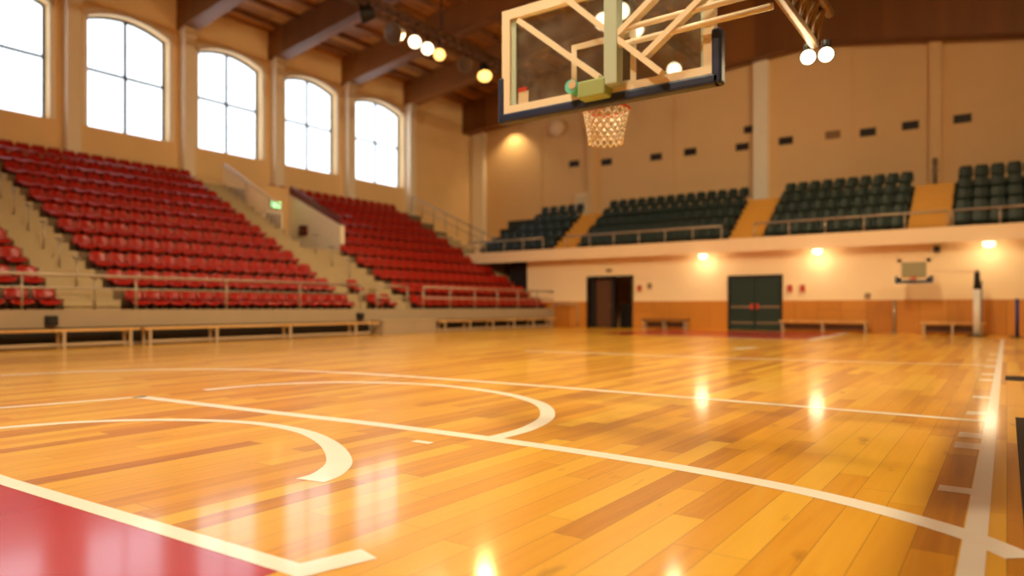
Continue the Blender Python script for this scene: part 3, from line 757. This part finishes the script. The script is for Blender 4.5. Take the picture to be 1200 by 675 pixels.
# ------------------------------------------------------------------ the hoop (seen from behind) with its boom
HY = 5.7; hx0, hx1 = -4.12, -1.96; hz0, hz1 = 2.9, 3.95
h = thing('basketball_hoop', 'large glass backboard seen from behind with navy padding, rim and net', 'basketball hoop', (-3.03, HY, hz0))
fw = .095
MB().box(hx0, hx1, HY-.05, HY+.02, hz0, hz0+fw).box(hx0, hx1, HY-.05, HY+.02, hz1-fw, hz1).box(hx0, hx0+fw, HY-.05, HY+.02, hz0+fw, hz1-fw).box(hx1-fw, hx1, HY-.05, HY+.02, hz0+fw, hz1-fw).build('board_frame', M_frame, h)
MB().box(hx0+fw, hx0+fw+.055, HY-.02, HY-.002, hz0+fw, hz1-fw).box(hx1-fw-.03, hx1-fw, HY-.02, HY-.002, hz0+fw, hz1-fw).build('inner_edge', M_post, h)
MB().box(hx0+.03, hx1-.03, HY+.0, HY+.012, hz0+.03, hz1-.03).build('glass_board', M_bglass, h)
rx0, rx1, rz0, rz1, rw = -3.34, -2.68, 2.97, 3.46, .055
MB().box(rx0, rx1, HY-.012, HY-.004, rz0, rz0+rw).box(rx0, rx1, HY-.012, HY-.004, rz1-rw, rz1).box(rx0, rx0+rw, HY-.012, HY-.004, rz0+rw, rz1-rw).box(rx1-rw, rx1, HY-.012, HY-.004, rz0+rw, rz1-rw).build('target_rectangle', M_frame, h)
pz = 3.29
MB().box(hx0-.03, hx1+.05, HY-.07, HY+.05, hz0-.07, hz0+.025).box(hx0-.04, hx0+.025, HY-.07, HY+.05, hz0-.07, pz).box(hx1-.025, hx1+.06, HY-.07, HY+.05, hz0-.07, pz).build('edge_pad', M_pad, h, bevel=.025)
BYY = HY-.14
def px_at(px, py): return at_y(px, py, BYY)
cx = px_at(718, 60).x
MB().box(cx-.065, cx+.065, BYY-.05, BYY+.07, hz0+.06, hz1+.9).build('mast', M_post, h, bevel=.01)
for a, b in (((609,25),(704,92)), ((665,0),(776,86)), ((765,0),(724,42)), ((820,2),(756,66))):
    A, B = px_at(*a), px_at(*b)
    if a[1] == 0 or a[1] == 2: A = A + (A-B)*.55 if a[0] != 665 else A + (A-B)*.12
    MB().bar(A, B, .05, .082, up=(0,1,0)).build('brace', M_frame, h)
bk = px_at(697, 106)
MB().box(bk.x-.15, bk.x+.13, BYY-.06, HY, bk.z-.07, bk.z+.09).build('rim_bracket', M_brkt, h, bevel=.02)
g = px_at(670, 102)
lens = MB().tube((g.x, BYY-.02, g.z), (g.x, HY-.02, g.z), .062, 18).build('camera_ring', M_cyan, h)
MB().tube((g.x+.02, BYY-.03, g.z+.01), (g.x+.02, BYY-.019, g.z+.01), .04, 16).build('lens', M_label, lens)
s_ = at_y(609, 113, HY-.055)
MB().box(s_.x-.05, s_.x+.07, HY-.006, HY-.002, s_.z-.1, s_.z+.06).build('sticker', M_label, h)
MB().box(s_.x-.05, s_.x+.05, HY-.009, HY-.006, s_.z+.06, s_.z+.1).build('red_sticker', M_redsign, h)
# rim and net on the far side
rc = Vector((at_y(710, 127, HY+.42).x, HY+.42, 2.93)); RR = .228
MB().path([rc + Vector((RR*cos(2*pi*i/32), RR*sin(2*pi*i/32), 0)) for i in range(32)], .013, 8, True).box(rc.x-.07, rc.x+.07, HY+.02, HY+.2, rc.z-.05, rc.z+.012).build('rim', M_rim, h)
net = MB(); NN, LV = 16, 7
def net_p(i, j):
    t = j/LV; r = RR*(1 - .30*t**.7 + .05*max(0, t-.75)*4*.5); a = 2*pi*(i + .5*(j % 2))/NN
    return rc + Vector((r*cos(a), r*sin(a), -.33*t + .0))
for j in range(LV):
    for i in range(NN):
        net.tube(net_p(i, j), net_p(i, j+1), 0.0095, 5); 
        net.tube(net_p(i, j), net_p(i - 1 if j % 2 == 0 else i + 1, j+1), 0.0095, 5)
net.build('net', M_net, h)
# arms to the boom
BX, BZ = -1.42, 3.5
for z in (3.3, 3.43):
    MB().tube((hx1-.9, BYY, z), (BX-.05, BYY, z+.02), .026, 10).build('arm', M_frame, h)
bo = truss('lighting_boom', 'golden lattice boom carrying the backboard and two lamps at its end', BX, BZ, 2.2, 6.75, .25, M_boom, .042, .22, (2.5, 4.6))
MB().tube((BX, 2.2, BZ), (BX, 6.75, BZ), .05, 10).build('core_tube', M_boom, bo)
for px, py, lb in ((947, 67, 'bright small lamp on the boom end, the one closer to the backboard'), (968, 64, 'bright small lamp on the boom end, the one away from the backboard')):
    p = at_y(px, py, 6.85); flood(p, (0, 0, 1.2), 0.07, M_lampw, M_dark, lb, 6, 120, WARM, group='lamps on the boom end', ztop=BZ-.05, back=.14, name='spot_lamp')

# ------------------------------------------------------------------ daylight, camera, view
w = bpy.data.worlds.new('sky'); sc.world = w; w.use_nodes = True
bg = w.node_tree.nodes['Background']; bg.inputs[0].default_value = (.93,.97,1,1); bg.inputs[1].default_value = 2.8
cd = bpy.data.cameras.new('camera'); co = bpy.data.objects.new('camera', cd); C.objects.link(co)
co.location = (0,0,1); co.rotation_euler = (pi/2, 0, TH)
cd.sensor_width = 36; cd.lens = F/1200*36; cd.shift_y = (HZ-337.5)/1200; cd.clip_end = 200
cd.dof.use_dof = True; cd.dof.focus_distance = 4.3; cd.dof.aperture_fstop = .78
sc.camera = co
vs = sc.view_settings; vs.view_transform = 'Standard'; vs.look = 'None'; vs.gamma = 1; vs.exposure = 0; vs.use_curve_mapping = False
sc.cycles.max_bounces = 10; sc.cycles.diffuse_bounces = 5; sc.cycles.use_denoising = True; sc.cycles.sample_clamp_indirect = 8
sc.cycles.transparent_max_bounces = 16
